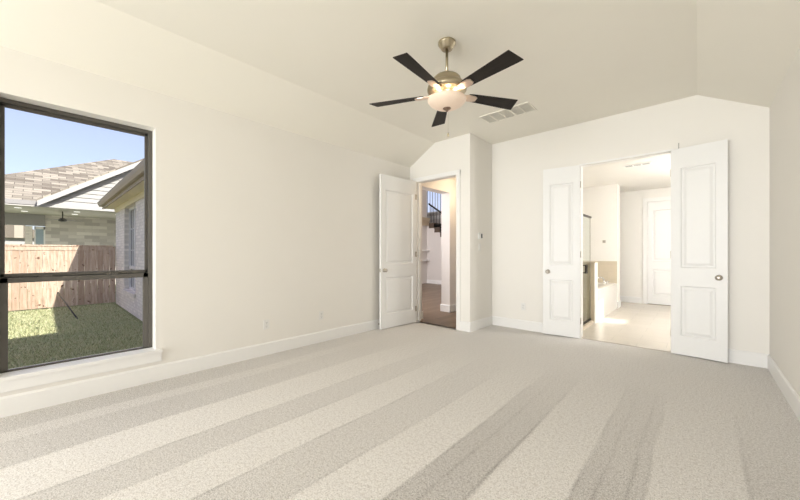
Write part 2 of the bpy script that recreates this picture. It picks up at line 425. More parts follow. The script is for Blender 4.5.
# ------------------------------------------------------------------ doors
def door_leaf(name, L, loc, rz, label, H=2.472, T=.035, swing=1):
    root = empty(name, loc, rz); struct(root, label, 'door')
    z0 = .014; mb = MB(); sw = .092
    panels = [(sw, L - sw, .235, .83), (sw, L - sw, 1.045, 2.235)]
    for s in (-1, 1):
        y = s * T / 2
        def R(x0, x1, a, b, d=0): return [(x0, y - s * d, a), (x1, y - s * d, a), (x1, y - s * d, b), (x0, y - s * d, b)]
        mb.quad(*R(0, sw, z0, H)); mb.quad(*R(L - sw, L, z0, H))
        zs = [z0, panels[0][2], panels[0][3], panels[1][2], panels[1][3], H]
        for k in (0, 2, 4): mb.quad(*R(sw, L - sw, zs[k], zs[k + 1]))
        for (x0, x1, a, b) in panels:
            rings = [(0, 0), (.003, .005), (.012, .015), (.024, .015), (.054, .003)]
            prev = None
            for ins, dep in rings:
                cur = R(x0 + ins, x1 - ins, a + ins, b - ins, dep)
                if prev:
                    for i in range(4): mb.quad(prev[i], prev[(i + 1) % 4], cur[(i + 1) % 4], cur[i])
                prev = cur
            mb.quad(*prev)
    h = T / 2
    mb.quad((0, -h, z0), (0, h, z0), (0, h, H), (0, -h, H)); mb.quad((L, -h, z0), (L, h, z0), (L, h, H), (L, -h, H))
    mb.quad((0, -h, z0), (L, -h, z0), (L, h, z0), (0, h, z0)); mb.quad((0, -h, H), (L, -h, H), (L, h, H), (0, h, H))
    mb.build('door_panel', M['door'], root)
    for s in (-1, 1):   # knob with rose, axis along local y
        Mx = Matrix.Translation((L - .068, s * T / 2, .945)) @ Matrix.Rotation(-s * PI / 2, 4, 'X')
        k = MB()
        k.lathe([(0.0, 0), (.031, 0), (.032, .004), (.028, .008), (.013, .011), (.0105, .016), (.0105, .026), (.018, .031), (.0265, .038), (.0295, .046), (.0275, .054), (.02, .060), (.009, .0625), (0, .063)], 28, Mx)
        k.build('door_knob', M['nickel'], root)
    MB().box(L - .001, L + .0018, -.0125, .0125, .917, .973).build('latch_plate', M['nickel'], root)
    for z in (.25, 1.2, 2.2):
        hb = MB().tube((-.006, swing * (T / 2 + .004), z - .045), (-.006, swing * (T / 2 + .004), z + .045), .006, 10)
        hb.box(-.002, .03, swing * T / 2 - .0005, swing * T / 2 + .0015, z - .045, z + .045)
        hb.build('hinge', M['nickel'], root)
    return root
door_leaf('door_1', .815, (EX0 + .003, PY - .04, 0), math.radians(-93.5), 'white two-panel entry door standing open against the left wall', swing=1)
door_leaf('door_2', .488, (DX0 - .003, BY - .021, 0), math.radians(180 + 8.5), 'white two-panel door left of the bathroom opening', swing=-1)
door_leaf('door_3', .490, (DX1 + .003, BY - .021, 0), math.radians(-8.5), 'white two-panel door right of the bathroom opening', swing=1)

# ------------------------------------------------------------------ window on the left
fx0, fx1 = LX - .20, LX - .125     # frame depth range
win = empty('window_1', (0, 0, 0)); struct(win, 'large bronze single-hung window in the left wall', 'window')
MR = 1.028
mb = MB(); fw = .032
mb.box(fx0, fx1, WY0, WY0 + fw, WZ0, WZ1); mb.box(fx0, fx1, WY1 - fw, WY1, WZ0, WZ1)
mb.box(fx0, fx1, WY0 + fw, WY1 - fw, WZ0, WZ0 + .008); mb.box(fx0, fx1, WY0 + fw, WY1 - fw, WZ1 - fw, WZ1)
mb.build('window_frame', M['frame'], win, .003)
mb = MB()   # upper sash
a, b = WY0 + fw, WY1 - fw
mb.box(fx0 + .01, fx0 + .035, a, a + .022, MR - .05, WZ1 - fw); mb.box(fx0 + .01, fx0 + .035, b - .022, b, MR - .05, WZ1 - fw)
mb.box(fx0 + .01, fx0 + .035, a, b, WZ1 - fw - .022, WZ1 - fw); mb.box(fx0 + .01, fx0 + .035, a, b, MR + .004, MR + .030)
us = mb.build('upper_sash', M['frame'], win, .002)
MB().box(fx0 + .02, fx0 + .024, a + .02, b - .02, MR + .026, WZ1 - fw - .02).build('glass_pane', M['glass'], us)
mb = MB()   # lower sash
mb.box(fx0 + .04, fx0 + .068, a, a + .04, WZ0 + .008, MR - .002); mb.box(fx0 + .04, fx0 + .068, b - .04, b, WZ0 + .008, MR - .002)
mb.box(fx0 + .04, fx0 + .068, a, b, WZ0 + .008, WZ0 + .018); mb.box(fx0 + .04, fx0 + .068, a, b, MR - .042, MR - .002)
ls = mb.build('lower_sash', M['frame'], win, .002)
MB().box(fx0 + .052, fx0 + .056, a + .035, b - .035, WZ0 + .016, MR - .038).build('glass_pane', M['glass'], ls)
mb = MB()
for yy in (a + .20, b - .30): mb.box(fx0 + .036, fx0 + .062, yy, yy + .075, MR - .002, MR + .012)
mb.build('sash_lock', M['frame'], win, .002)
MB().box(fx0 + .012, fx0 + .0395, a + .022, b - .022, MR - .02, MR + .004).build('gap_strip', M['gap_dark'], win)  # black strip standing in for the shaded gap between the sashes
struct(MB().box(fx1 - .005, LX + .001, WY0, WY1, WZ0 - .001, WZ0 + .006).box(LX, LX + .032, WY0 - .05, WY1 + .05, WZ0 - .022, WZ0 + .006).build('trim_3', M['trim'], None, .003), 'white window stool under the large window', 'window sill')
struct(MB().box(LX, LX + .016, WY0 - .046, WY1 + .046, WZ0 - .108, WZ0 - .022).build('trim_4', M['trim'], None, .003), 'white apron board under the window stool', 'window apron')
# unseen wide window added behind the viewer to let fill light in
for i, (x0, x1, z0, z1) in enumerate(NW):
    w = empty('light_opening_rear'); struct(w, 'bronze-framed opening added behind the viewer for fill light', 'window')
    mb = MB()
    for q in ((x0, x0 + .05, z0, z1), (x1 - .05, x1, z0, z1), (x0, x1, z0, z0 + .05), (x0, x1, z1 - .05, z1), (x0 + 1.33, x0 + 1.38, z0, z1), (x0 + 2.63, x0 + 2.68, z0, z1)):
        mb.box(q[0], q[1], NY - .12, NY - .07, q[2], q[3])
    mb.build('window_frame', M['frame'], w)

w = empty('light_opening_side'); struct(w, 'bronze-framed side opening added behind the viewer for fill light', 'window')  # made-up window, added so fill light reaches the right wall
mb = MB()
for q in ((-3.15, -3.1, .3, 2.4), (-1.3, -1.25, .3, 2.4), (-3.15, -1.25, .3, .35), (-3.15, -1.25, 2.35, 2.4), (-3.15, -1.25, 1.03, 1.08)): mb.box(fx0, fx1, q[0], q[1], q[2], q[3])
mb.build('window_frame', M['frame'], w)

# ------------------------------------------------------------------ ceiling fan
FX, FY, FZ = -1.632, 2.4003, 2.626
fan = tag(empty('ceiling_fan', (FX, FY, ZH)), 'antique nickel ceiling fan with five espresso blades and lit bowl', 'ceiling fan')
O = -ZH
MB().lathe([(0, 0), (.073, 0), (.076, -.003), (.0765, -.02), (.0745, -.0215), (.073, -.023), (.048, -.064), (.046, -.066), (.036, -.0665), (.028, -.066), (.0, -.065)], 40).build('canopy', M['fan_metal'], fan)
MB().tube((0, 0, -.062), (0, 0, 2.765 + O), .0125, 16).lathe([(.0125, 2.80 + O), (.024, 2.79 + O), (.026, 2.775 + O), (.022, 2.762 + O)], 20).build('downrod', M['fan_metal'], fan)
MB().lathe([(0, 2.775 + O), (.075, 2.773 + O), (.105, 2.766 + O), (.119, 2.752 + O), (.123, 2.735 + O), (.124, 2.712 + O), (.130, 2.706 + O), (.152, 2.698 + O), (.168, 2.684 + O), (.174, 2.664 + O),
            (.171, 2.645 + O), (.155, 2.630 + O), (.10, 2.622 + O), (.075, 2.61 + O), (.07, 2.582 + O), (0, 2.58 + O)], 48).build('motor_housing', M['fan_metal'], fan)
bw = MB().lathe([(.164, 2.574 + O), (.169, 2.568 + O), (.167, 2.558 + O), (.150, 2.536 + O), (.120, 2.516 + O), (.080, 2.501 + O), (.035, 2.494 + O), (0, 2.493 + O)], 48)
bw.lathe([(0, 2.497 + O), (.035, 2.498 + O), (.078, 2.506 + O), (.117, 2.521 + O), (.146, 2.540 + O), (.160, 2.560 + O), (.161, 2.572 + O), (.164, 2.574 + O)], 48)
bowl = bw.build('light_bowl', M['bowl'], fan)
MB().lathe([(0, 2.500 + O), (.034, 2.497 + O), (.035, 2.490 + O), (.026, 2.483 + O), (.012, 2.476 + O), (.012, 2.470 + O), (.006, 2.464 + O), (0, 2.463 + O)], 24).build('finial', M['finial_metal'], bowl)
MB().tube((.02, -.01, 2.5 + O), (.02, -.01, 2.268 + O), .0007, 6).lathe([(0, 2.272 + O), (.004, 2.270 + O), (.0075, 2.262 + O), (.0085, 2.250 + O), (.006, 2.238 + O), (0, 2.236 + O)], 14, Matrix.Translation((.02, -.01, 0))).build('pull_chain', M['fan_metal'], fan)
def blade_mesh():
    mb = MB(); n = 14; r0, r1, T = .205, .70, .006
    top, bot = [], []
    for i in range(n + 1):
        u = i / n; r = r0 + (r1 - r0) * u
        half = .046 + .026 * min(1, u * 1.05)
        if i == 0: half *= .9
        sk = .012 * (1 if i == n else 0)
        top.append(((r + sk, half, T / 2), (r - sk, -half, T / 2)))
    vs = []
    for p, q in top: vs += [p, q, (p[0], p[1], -T / 2), (q[0], q[1], -T / 2)]
    fs = []
    for i in range(n):
        a, b = 4 * i, 4 * i + 4
        fs += [(a, a + 1, b + 1, b), (a + 2, b + 2, b + 3, a + 3), (a, b, b + 2, a + 2), (a + 1, a + 3, b + 3, b + 1)]
    fs += [(0, 2, 3, 1), (4 * n, 4 * n + 1, 4 * n + 3, 4 * n + 2)]
    return mb.add(vs, fs)
def bracket_mesh():
    mb = MB()
    pts = [(.085, .020, .016), (.13, .026, .010), (.17, .030, -.002), (.21, .040, -.004), (.265, .036, -.004), (.29, .022, -.004)]
    vs = []
    for r, w, z in pts: vs += [(r, w, z), (r, -w, z), (r, w, z - .007), (r, -w, z - .007)]
    fs = []
    for i in range(len(pts) - 1):
        a, b = 4 * i, 4 * i + 4
        fs += [(a, a + 1, b + 1, b), (a + 2, b + 2, b + 3, a + 3), (a, b, b + 2, a + 2), (a + 1, a + 3, b + 3, b + 1)]
    e = 4 * (len(pts) - 1)
    fs += [(0, 2, 3, 1), (e, e + 1, e + 3, e + 2)]
    mb.add(vs, fs)
    for r, w in ((.24, .02), (.24, -.02), (.28, 0)): mb.tube((r, w, -.013), (r, w, -.004), .005, 8)
    return mb
bl = blade_mesh().build('fan_blade', M['fan_blade'], fan, .0015)
br = bracket_mesh().build('blade_bracket', M['bracket_metal'], bl)
for k in range(5):
    q = bl if k == 0 else copy_tree(bl, fan)
    q.location = (0, 0, FZ - .006 + O)
    q.rotation_euler = (math.radians(-12), 0, -.2088 + k * 2 * PI / 5)
for k in range(5): lamp('fan_bulb', 'POINT', (FX + .108 * math.cos(.4195 + k * 2 * PI / 5), FY + .108 * math.sin(.4195 + k * 2 * PI / 5), 2.553), .3, (1.0, .85, .66), radius=.025)

# ------------------------------------------------------------------ ceiling return vent
vent = tag(empty('ceiling_vent', (-1.87, 4.165, ZH)), 'white five-section return grille on the bedroom ceiling behind the fan', 'ceiling vent')
VL, VW = .335, .155
mb = MB()
mb.box(-VL, VL, -VW, -VW + .022, -.008, 0); mb.box(-VL, VL, VW - .022, VW, -.008, 0)
xs = [-VL + k * (2 * VL - .022) / 5 for k in range(6)]
for x in xs: mb.box(x, x + .022, -VW + .022, VW - .022, -.0078, 0)
mb.build('vent_frame', M['ceiling'], vent)
MB().box(-VL + .01, VL - .01, -VW + .01, VW - .01, -.0050, -.0002).build('backing', M['vent_back'], vent)
mb = MB()
for k in range(5):
    x0, x1 = xs[k] + .022, xs[k + 1]
    n = 16
    for i in range(n):
        y = -VW + .024 + (2 * VW - .05) * i / n
        mb.add([(x0, y, -.0075), (x1, y, -.0075), (x1, y + .012, -.0052), (x0, y + .012, -.0052)], [(0, 1, 2, 3)])
mb.build('louvers', M['ceiling'], vent)

# ------------------------------------------------------------------ outlets, thermostat, switch, door stop, hook
def outlet(loc, rz, label):
    o = tag(empty('wall_outlet', loc, rz), label, 'outlet', 'wall outlets')
    MB().box(-.036, .036, -.006, 0, -.058, .058).build('cover_plate', M['plastic'], o, .002)
    for z in (-.022, .022):
        s = MB().box(-.017, .017, -.0085, -.005, z - .0145, z + .0145).build('socket', M['plastic'], o, .002)
        mb = MB()
        for x in (-.007, .007): mb.box(x - .0013, x + .0013, -.0089, -.0083, z - .002, z + .009)
        mb.box(-.0025, .0025, -.0089, -.0083, z - .011, z - .006)
        mb.build('slots', M['display'], s)
    MB().tube((0, -.0068, 0), (0, -.0055, 0), .003, 8).build('screw', M['nickel'], o)
    return o
outlet((LX, 1.81, .365), PI / 2, 'white outlet on the left wall, the one nearer the window')
outlet((LX, 2.58, .365), PI / 2, 'white outlet on the left wall, the one nearer the entry door')
outlet((-2.06, BY, .365), 0, 'white outlet on the back wall left of the double doors')
th = tag(empty('thermostat', (PX, 4.755, 1.495), PI / 2), 'small white thermostat with dark screen beside the entry doorway', 'thermostat')
MB().box(-.062, .062, -.024, 0, -.05, .05).build('housing', M['plastic'], th, .006)
MB().box(.004, .050, -.0255, -.0235, -.034, .036).build('screen', M['display'], th)
MB().box(-.045, -.015, -.0255, -.0235, -.02, .02).build('button_pad', M['plastic'], th)
sw = tag(empty('light_switch', (PX, 4.755, 1.315), PI / 2), 'white rocker switch plate below the thermostat', 'light switch')
MB().box(-.037, .037, -.006, 0, -.06, .06).build('cover_plate', M['plastic'], sw, .002)
MB().box(-.017, .017, -.010, -.005, -.034, .034).build('rocker', M['plastic'], sw, .003)
ds = tag(empty('door_stop', (LX + .016, 3.66, .075), 0), 'small grey spring door stop on the baseboard behind the entry door', 'door stop')
MB().tube((0, 0, 0), (.006, 0, 0), .014, 14).build('base', M['nickel'], ds)
MB().tube((.006, 0, 0), (.042, 0, 0), .006, 10).build('spring', M['nickel'], ds)
MB().tube((.042, 0, 0), (.052, 0, 0), .009, 12).build('bumper', M['dark_metal'], ds)
hk = tag(MB().tube((0, -.006, 0), (0, -.006, .07), .0022, 8).tube((0, 0, .01), (0, -.006, .01), .003, 8).build('wall_hook', M['frame'], None, loc=(-.17, BY, 2.478)), 'tiny dark pin hook on the wall above the right double door', 'hook')

# ------------------------------------------------------------------ bathroom beyond the double doors
BZ = 2.745; BF = 9.8; BLX = -2.45; BRX = 1.5
struct(MB().box(BLX - .1, BRX + .1, BY + .02, BF + .1, -.2, .002).build('tile_floor', M['tile_floor']), 'cream stone tile floor of the bathroom', 'floor')
struct(MB().box(BLX - .1, BRX + .1, BY + .12, BF + .1, BZ, BZ + .1).build('ceiling_bath', M['bath_wall']), 'white bathroom ceiling', 'ceiling')
struct(MB().box(BLX - .12, BRX + .12, BF, BF + .12, -.2, BZ).build('wall_bath_far', M['bath_wall']), 'cream far wall of the bathroom with the white door', 'wall')
struct(MB().box(BLX - .12, BLX, BY + .12, BF, -.2, BZ).build('wall_bath_left', M['bath_wall']), 'cream wall behind the tub and shower', 'wall')
struct(wall_cells(MB(), 'y', BY + .12, BF, BRX, BRX + .15, -.2, BZ, [(7.2, 7.75, 1.6, 2.3)]).build('wall_bath_right', M['bath_wall']), 'cream bathroom wall with a window', 'wall')
struct(MB().box(BLX, -1.31, 8.53, 8.88, 0, BZ).build('wall_tub_end', M['bath_wall'], None, .006), 'cream end wall of the tub alcove', 'wall')
struct(MB().box(BLX, -1.312, 8.518, 8.53, .555, 1.04).build('tile_wainscot', M['tile_wall']), 'beige tile wainscot on the end wall above the tub', 'tile')
pw = struct(MB().box(BLX, -1.31, 6.42, 6.62, 0, 1.05).build('wall_pony', M['bath_wall']), 'low white wall between shower and tub', 'wall')
struct(MB().box(BLX, -1.318, 6.41, 6.42, .03, 1.05).build('tile_shower', M['tile_wall']), 'beige shower tile on the low wall', 'tile')
struct(MB().box(BLX, -1.30, 6.40, 6.63, 1.05, 1.065).build('trim_5', M['tile_wall']), 'beige tile cap on the low wall', 'trim')
struct(MB().box(BLX, BLX + .012, 5.31, 6.41, .03, 2.2).build('tile_shower_side', M['tile_wall_side']), 'beige tile on the shower side wall', 'tile')
mb = MB(); base_run(mb, (-1.31, BF), (-.99, BF), (0, -1)); base_run(mb, (-.0, BF), (BRX, BF), (0, -1)); base_run(mb, (-1.31, 8.53), (-1.31, 8.88), (1, 0))
base_run(mb, (BLX, BF), (-1.3, BF), (0, -1))
struct(mb.build('baseboard_bath', M['trim']), 'white baseboard of the bathroom', 'baseboard')
# shower enclosure
sh = tag(empty('shower_enclosure', (-1.38, 5.32, 0)), 'clear glass shower door in a dark bronze frame inside the bathroom', 'shower enclosure')
MB().box(-.05, .05, 0, 1.09, .002, .055).build('curb', M['tile_wall_side'], sh)
MB().box(-.012, .012, 0, 1.09, .055, .085).build('bottom_rail', M['bronze'], sh)
MB().box(-.014, .014, 0, 1.12, 1.825, 1.855).build('top_rail', M['bronze'], sh)
MB().box(-.012, .012, 0, .025, .085, 1.825).build('side_post', M['bronze'], sh)
MB().box(-.004, .004, .025, 1.088, .085, 1.825).build('glass_panel', M['shower_glass'], sh)
mb = MB().box(-.006, .006, 1.076, 1.09, .085, 1.825)
mb.build('edge_strip', M['nickel'], sh)
mb = MB(); hy0, hy1, hz0, hz1 = .585, .69, .89, 1.03
mb.box(.03, .05, hy0, hy0 + .022, hz0, hz1); mb.box(.03, .05, hy1 - .022, hy1, hz0, hz1); mb.box(.03, .05, hy0, hy1, hz0, hz0 + .022); mb.box(.03, .05, hy0, hy1, hz1 - .022, hz1)
mb.tube((.0, hy0 + .011, hz0 + .011), (.04, hy0 + .011, hz0 + .011), .008, 8); mb.tube((0, hy0 + .011, hz1 - .011), (.04, hy0 + .011, hz1 - .011), .008, 8)
mb.build('door_handle', M['bronze'], sh)
# bathtub
tub = tag(empty('bathtub', (-1.875, 7.575, 0)), 'white drop-in bathtub in a panelled deck beyond the low wall', 'bathtub')
tx, ty = .56, .95
MB().box(-.555, tx, -ty, ty - .006, .002, .535).build('tub_surround', M['porcelain'], tub)
ring = []; n = 40
def ell(a, b, z, e=3.2):
    out = []
    for i in range(n):
        q = 2 * PI * i / n; c, s_ = math.cos(q), math.sin(q)
        out.append((a * math.copysign(abs(c) ** (2 / e), c), b * math.copysign(abs(s_) ** (2 / e), s_), z))
    return out
mb = MB()
rings = [ell(.55, .93, .536, 9), ell(.553, .935, .552, 9), ell(.545, .92, .560, 9), ell(.42, .78, .560), ell(.40, .76, .552), ell(.34, .68, .549)]
vs = [p for r in rings for p in r]
mb.add(vs, [(k * n + i, k * n + (i + 1) % n, (k + 1) * n + (i + 1) % n, (k + 1) * n + i) for k in range(len(rings) - 1) for i in range(n)] + [tuple((len(rings) - 1) * n + i for i in range(n))], True)
mb.build('tub_rim', M['porcelain'], tub)
fc = tag(empty('tub_faucet', (-1.47, 8.02, .56)), 'chrome roman tub faucet on the bathtub deck', 'faucet')
mb = MB().tube((0, 0, 0), (0, 0, .10), .016, 14)
pts = [(0, 0, .10), (-.02, -.02, .135), (-.06, -.05, .145), (-.11, -.09, .13), (-.13, -.105, .10)]
for p, q in zip(pts, pts[1:]): mb.tube(p, q, .013, 12)
mb.build('spout', M['chrome'], fc)
for dx, dy in ((.045, .12), (.045, -.14)):
    h = MB().tube((dx, dy, 0), (dx, dy, .05), .018, 12, .012); h.box(dx - .035, dx + .035, dy - .007, dy + .007, .05, .063); h.build('faucet_handle', M['chrome'], fc)
# robe hook, bath vent
rh = tag(empty('robe_hook', (-1.56, 8.53, 1.48)), 'small nickel robe hook on the wall above the tub', 'hook')
MB().box(-.03, .03, -.008, 0, -.03, .03).build('plate', M['nickel'], rh, .003)
MB().tube((0, -.008, 0), (0, -.05, .005), .009, 10).tube((0, -.045, .0), (0, -.05, .03), .009, 10).build('peg', M['nickel'], rh)
bv = tag(empty('ceiling_vent', (-.77, 6.92, BZ)), 'slim white supply register on the bathroom ceiling', 'ceiling vent')
MB().box(-.2, .2, -.075, .075, -.008, 0).build('vent_frame', M['trim'], bv, .002)
for k in range(3):
    mb = MB()
    for i in range(4): mb.box(-.17 + k * .12, -.07 + k * .12, -.05 + i * .028, -.036 + i * .028, -.0095, -.0078)
    mb.build('louvers', M['plastic_grey'], bv)
# bathroom far door
BD0, BD1 = -.89, -.11
d4 = empty('door_4', (0, BF, 0)); struct(d4, 'white two-panel door in the far bathroom wall', 'door')
mb = MB(); W = BD1 - BD0
door = door_leaf('door_panel', W, (BD0, -.012, 0), 0, 'x', H=2.44, T=.03); door.parent = d4
for k in ('label', 'category', 'kind'):
    if k in door: del door[k]
for ch in list(door.children):
    if ch.name.startswith('door_panel'):
        ch.parent = d4; ch.location = door.location; leaf = ch
    elif ch.name.startswith('door_knob'):
        ch.parent = d4; ch.location = door.location
    else: bpy.data.objects.remove(ch)
bpy.data.objects.remove(door)
MB().box(BD0, BD1, -.028, .0, 0.002, .012).build('threshold', M['tread'], d4)
mb = MB(); c = .09
mb.box(BD0 - c, BD0 - .004, -.03, 0, 0, 2.445 + c); mb.box(BD1 + .004, BD1 + c, -.03, 0, 0, 2.445 + c); mb.box(BD0 - c, BD1 + c, -.0305, 0, 2.445, 2.445 + c)
mb.build('door_casing', M['trim'], d4, .004)
bw_ = empty('window_4'); struct(bw_, 'white bathroom window outside the view', 'window')
mb = MB()
for q in ((7.2, 7.23, 1.6, 2.3), (7.72, 7.75, 1.6, 2.3), (7.2, 7.75, 1.6, 1.63), (7.2, 7.75, 2.27, 2.3)): mb.box(BRX + .05, BRX + .1, q[0], q[1], q[2], q[3])
mb.build('window_frame', M['ext_white'], bw_)

# ------------------------------------------------------------------ hall and great room beyond the entry doorway
HX = -3.77; HXT = -3.98; HB = 9.0
struct(MB().box(-8.4, PX - .06, PY + .06, 11.9, -.2, .003).build('wood_floor', M['wood_floor']), 'brown wood plank floor of the hall and great room', 'floor')
OY0, OY1, OH = 4.735, 5.65, 2.46
struct(wall_cells(MB(), 'y', PY + .12, HB, HXT, HX, -.2, 4.4, [(OY0, OY1, 0, OH)]).build('wall_hall_left', M['hall_wall']), 'cream wall with cased opening between hall and great room', 'wall')
struct(MB().box(PX - .14, PX - .12, PY + .12, HB, -.2, 2.8).build('wall_hall_right', M['hall_wall']), 'cream right wall of the hall', 'wall')
struct(MB().box(HX, PX - .12, HB, HB + .1, -.2, 2.8).build('wall_hall_end', M['hall_wall']), 'cream end wall of the hall', 'wall')
struct(MB().box(HX, PX - .12, PY + .12, HB, 2.75, 2.85).build('ceiling_hall', M['ceiling']), 'cream ceiling of the hall', 'ceiling')
mb = MB()
base_run(mb, (HX, PY + .12), (HX, OY0), (1, 0)); base_run(mb, (HXT - .016, OY1), (HX + .016, OY1), (0, -1)); base_run(mb, (HX, OY1 - .016), (HX, HB), (1, 0)); base_run(mb, (HXT, OY1), (HXT, 11), (-1, 0))
base_run(mb, (HX + .016, OY0), (HXT, OY0), (0, 1))
struct(mb.build('baseboard_hall', M['trim']), 'white baseboard of the hall opening', 'baseboard')
GX, GY = -8.10, 10.5
struct(MB().box(GX - .15, GX, 4.3, 10.5, -.2, 4.4).build('wall_great_left', M['hall_wall']), 'greige great room wall holding the shelves', 'wall')
struct(MB().box(GX - .15, HXT, 4.2, 4.3, -.2, 4.4).build('wall_great_near', M['hall_wall']), 'great room wall nearest the bedroom', 'wall')
struct(wall_cells(MB(), 'x', -10.2, HXT + .3, 11.7, 11.85, -.2, 4.5, [(-9.2, -7.7, 3.0, 4.25)]).build('wall_stair_back', M['hall_wall']), 'wall behind the staircase', 'wall')
struct(MB().box(HXT, HXT + .2, HB, 11.7, -.2, 4.4).build('wall_great_right', M['hall_wall']), 'great room wall on the right', 'wall')
struct(MB().box(-10.2, -10.05, 10.5, 11.7, -.2, 4.4).box(-10.2, GX - .15, 10.38, 10.5, -.2, 4.4).build('wall_stair_end', M['hall_wall']), 'end wall of the stairwell', 'wall')
struct(MB().box(-10.2, HXT + .2, 4.2, 11.85, 4.4, 4.5).build('ceiling_great_room', M['ceiling']), 'tall great room ceiling', 'ceiling')
# stair: stepped wall below, treads, handrail, balusters
rise, run = .182, .275; sx = GX + .10; top = 2.42
mb = MB(); treads = []
for k in range(13):
    zt = top - rise * k; x0 = sx + run * k
    mb.box(x0, x0 + run, GY, 11.7, 0, zt - .04); treads.append((x0, zt))
mb.box(-10.05, sx, GY, 11.7, 0, top - .04)
struct(mb.build('wall_stair', M['hall_wall']), 'greige stepped wall under the staircase', 'wall')
mb = MB(); base_run(mb, (GX, GY), (HXT, GY), (0, -1)); struct(mb.build('baseboard_stair', M['trim']), 'white baseboard below the staircase', 'baseboard')
st = tag(empty('staircase', (sx, GY, 0)), 'dark staircase with black balusters far beyond the entry doorway', 'staircase')
for k, (x0, zt) in enumerate(treads):
    MB().box(x0 - sx - .02, x0 - sx + run, -.02, 1.2, zt - .04, zt).box(x0 - sx + run - .02, x0 - sx + run, -.012, 1.2, zt - rise, zt - .04).box(x0 - sx, x0 - sx + run, -.012, -.001, zt - rise - .02, zt - .03).build('tread', M['tread'], st)
slope = -rise / run
hz = lambda x: top + .72 + slope * x
MB().prism([(-.05, .03, hz(-.05)), (-.05, .09, hz(-.05)), (-.05, .09, hz(-.05) + .07), (-.05, .03, hz(-.05) + .07)], (3.5, 0, 3.5 * slope)).build('handrail', M['dark_metal'], st)
for k, (x0, zt) in enumerate(treads):
    for e in (.06, .195):
        x = x0 - sx + e
        MB().box(x - .009, x + .009, .05, .068, zt, hz(x) + .01).build('baluster', M['dark_metal'], st)
# upper landing balusters before the bright window
lr = tag(empty('landing_railing', (-9.4, 11.55, 2.85)), 'upper landing balusters in front of the bright stair window', 'railing')
for k in range(13): MB().box(.08 + k * .14, .10 + k * .14, 0, .02, 0, 1.45).build('baluster', M['grey_board'], lr)
MB().box(0, 1.8, -.01, .03, 1.42, 1.46).build('rail', M['grey_board'], lr)
MB().box(0, 1.8, -.03, .05, -.15, 0).build('landing_edge', M['trim'], lr)
w6 = empty('window_6'); struct(w6, 'bright stair window behind the balusters', 'window')
mb = MB()
for q in ((-9.2, -9.14, 3.0, 4.25), (-7.76, -7.7, 3.0, 4.25), (-9.2, -7.7, 3.0, 3.06), (-9.2, -7.7, 4.19, 4.25)): mb.box(q[0], q[1], 11.75, 11.8, q[2], q[3])
mb.build('window_frame', M['ext_white'], w6)
# shelves on the great room wall
for i, (z, th_, w, m, lab) in enumerate(((2.50, .12, .16, 'mantel', 'beige wooden wall shelf, the upper one seen through the doorway'),
                                  (1.30, .05, .15, 'trim', 'white wall shelf, the middle one seen through the doorway'),
                                  (.90, .05, .15, 'trim', 'white wall shelf, the lowest one seen through the doorway'))):
    s = MB().box(0, w, -.9, 0, 0, th_)
    if i == 0: s.prism([(0, -.9, -.18), (.12, -.9, -.18), (w - .03, -.9, 0), (0, -.9, 0)], (0, .9, 0))
    tag(s.build('wall_shelf', M[m], None, 0, loc=(GX, GY - .02, z)), lab, 'shelf', 'shelves beyond the entry doorway')

# ------------------------------------------------------------------ outdoors
GZ = -.38
struct(MB().box(-70, 30, -60, 60, GZ - .4, GZ).build('ground', M['lawn']), 'green lawn outside the window', 'lawn')
rng = np.random.default_rng(3)
N = 60000
gx = -13.7 + rng.random(N) ** .8 * 9.2; gy = -5.5 + rng.random(N) ** .75 * 7.0
hh = .025 + .03 * rng.random(N); an = rng.random(N) * 2 * PI; ww = .005 + .005 * rng.random(N)
ln = (rng.random((N, 2)) - .5) * .06
V = np.zeros((N, 3, 3)); V[:, 0] = np.stack([gx - np.cos(an) * ww, gy - np.sin(an) * ww, np.full(N, GZ)], 1)
V[:, 1] = np.stack([gx + np.cos(an) * ww, gy + np.sin(an) * ww, np.full(N, GZ)], 1)
V[:, 2] = np.stack([gx + ln[:, 0], gy + ln[:, 1], GZ + hh], 1)
me = bpy.data.meshes.new('grass'); me.from_pydata(V.reshape(-1, 3).tolist(), [], np.arange(3 * N).reshape(-1, 3).tolist()); me.materials.append(M['blade_grass'])
go = bpy.data.objects.new('grass', me); COL.objects.link(go)
tag(go, 'short green grass blades of the lawn before the fence', 'grass', kind='stuff')

# fence
fn = tag(empty('wooden_fence', (-13.8, 0, GZ)), 'natural cedar board fence across the back of the lawn', 'fence')
mb = MB(); y = -9.0
while y < 1.50:
    w = .138; j = random.uniform(-.004, .004)
    mb.box(-.010 + j, .010 + j, y, y + w, .03, 1.80)
    y += w + .005
mb.build('pickets', M['fence'], fn, weld=False)
MB().box(-.07, .05, -9.0, 1.52, 1.80, 1.84).build('cap_rail', M['fence'], fn)
MB().box(.010, .028, -9.0, 1.52, 1.68, 1.80).build('trim_board', M['fence'], fn)
MB().box(-.05, -.012, -9, 1.52, .25, .34).box(-.05, -.012, -9, 1.52, 1.45, 1.54).build('back_rails', M['fence'], fn)
pole = tag(MB().tube((-11.0, .58, GZ), (-13.775, .30, .075), .016, 10).build('leaning_pole', M['dark_metal']), 'dark thin pole leaning from the grass to the wooden fence', 'pole')

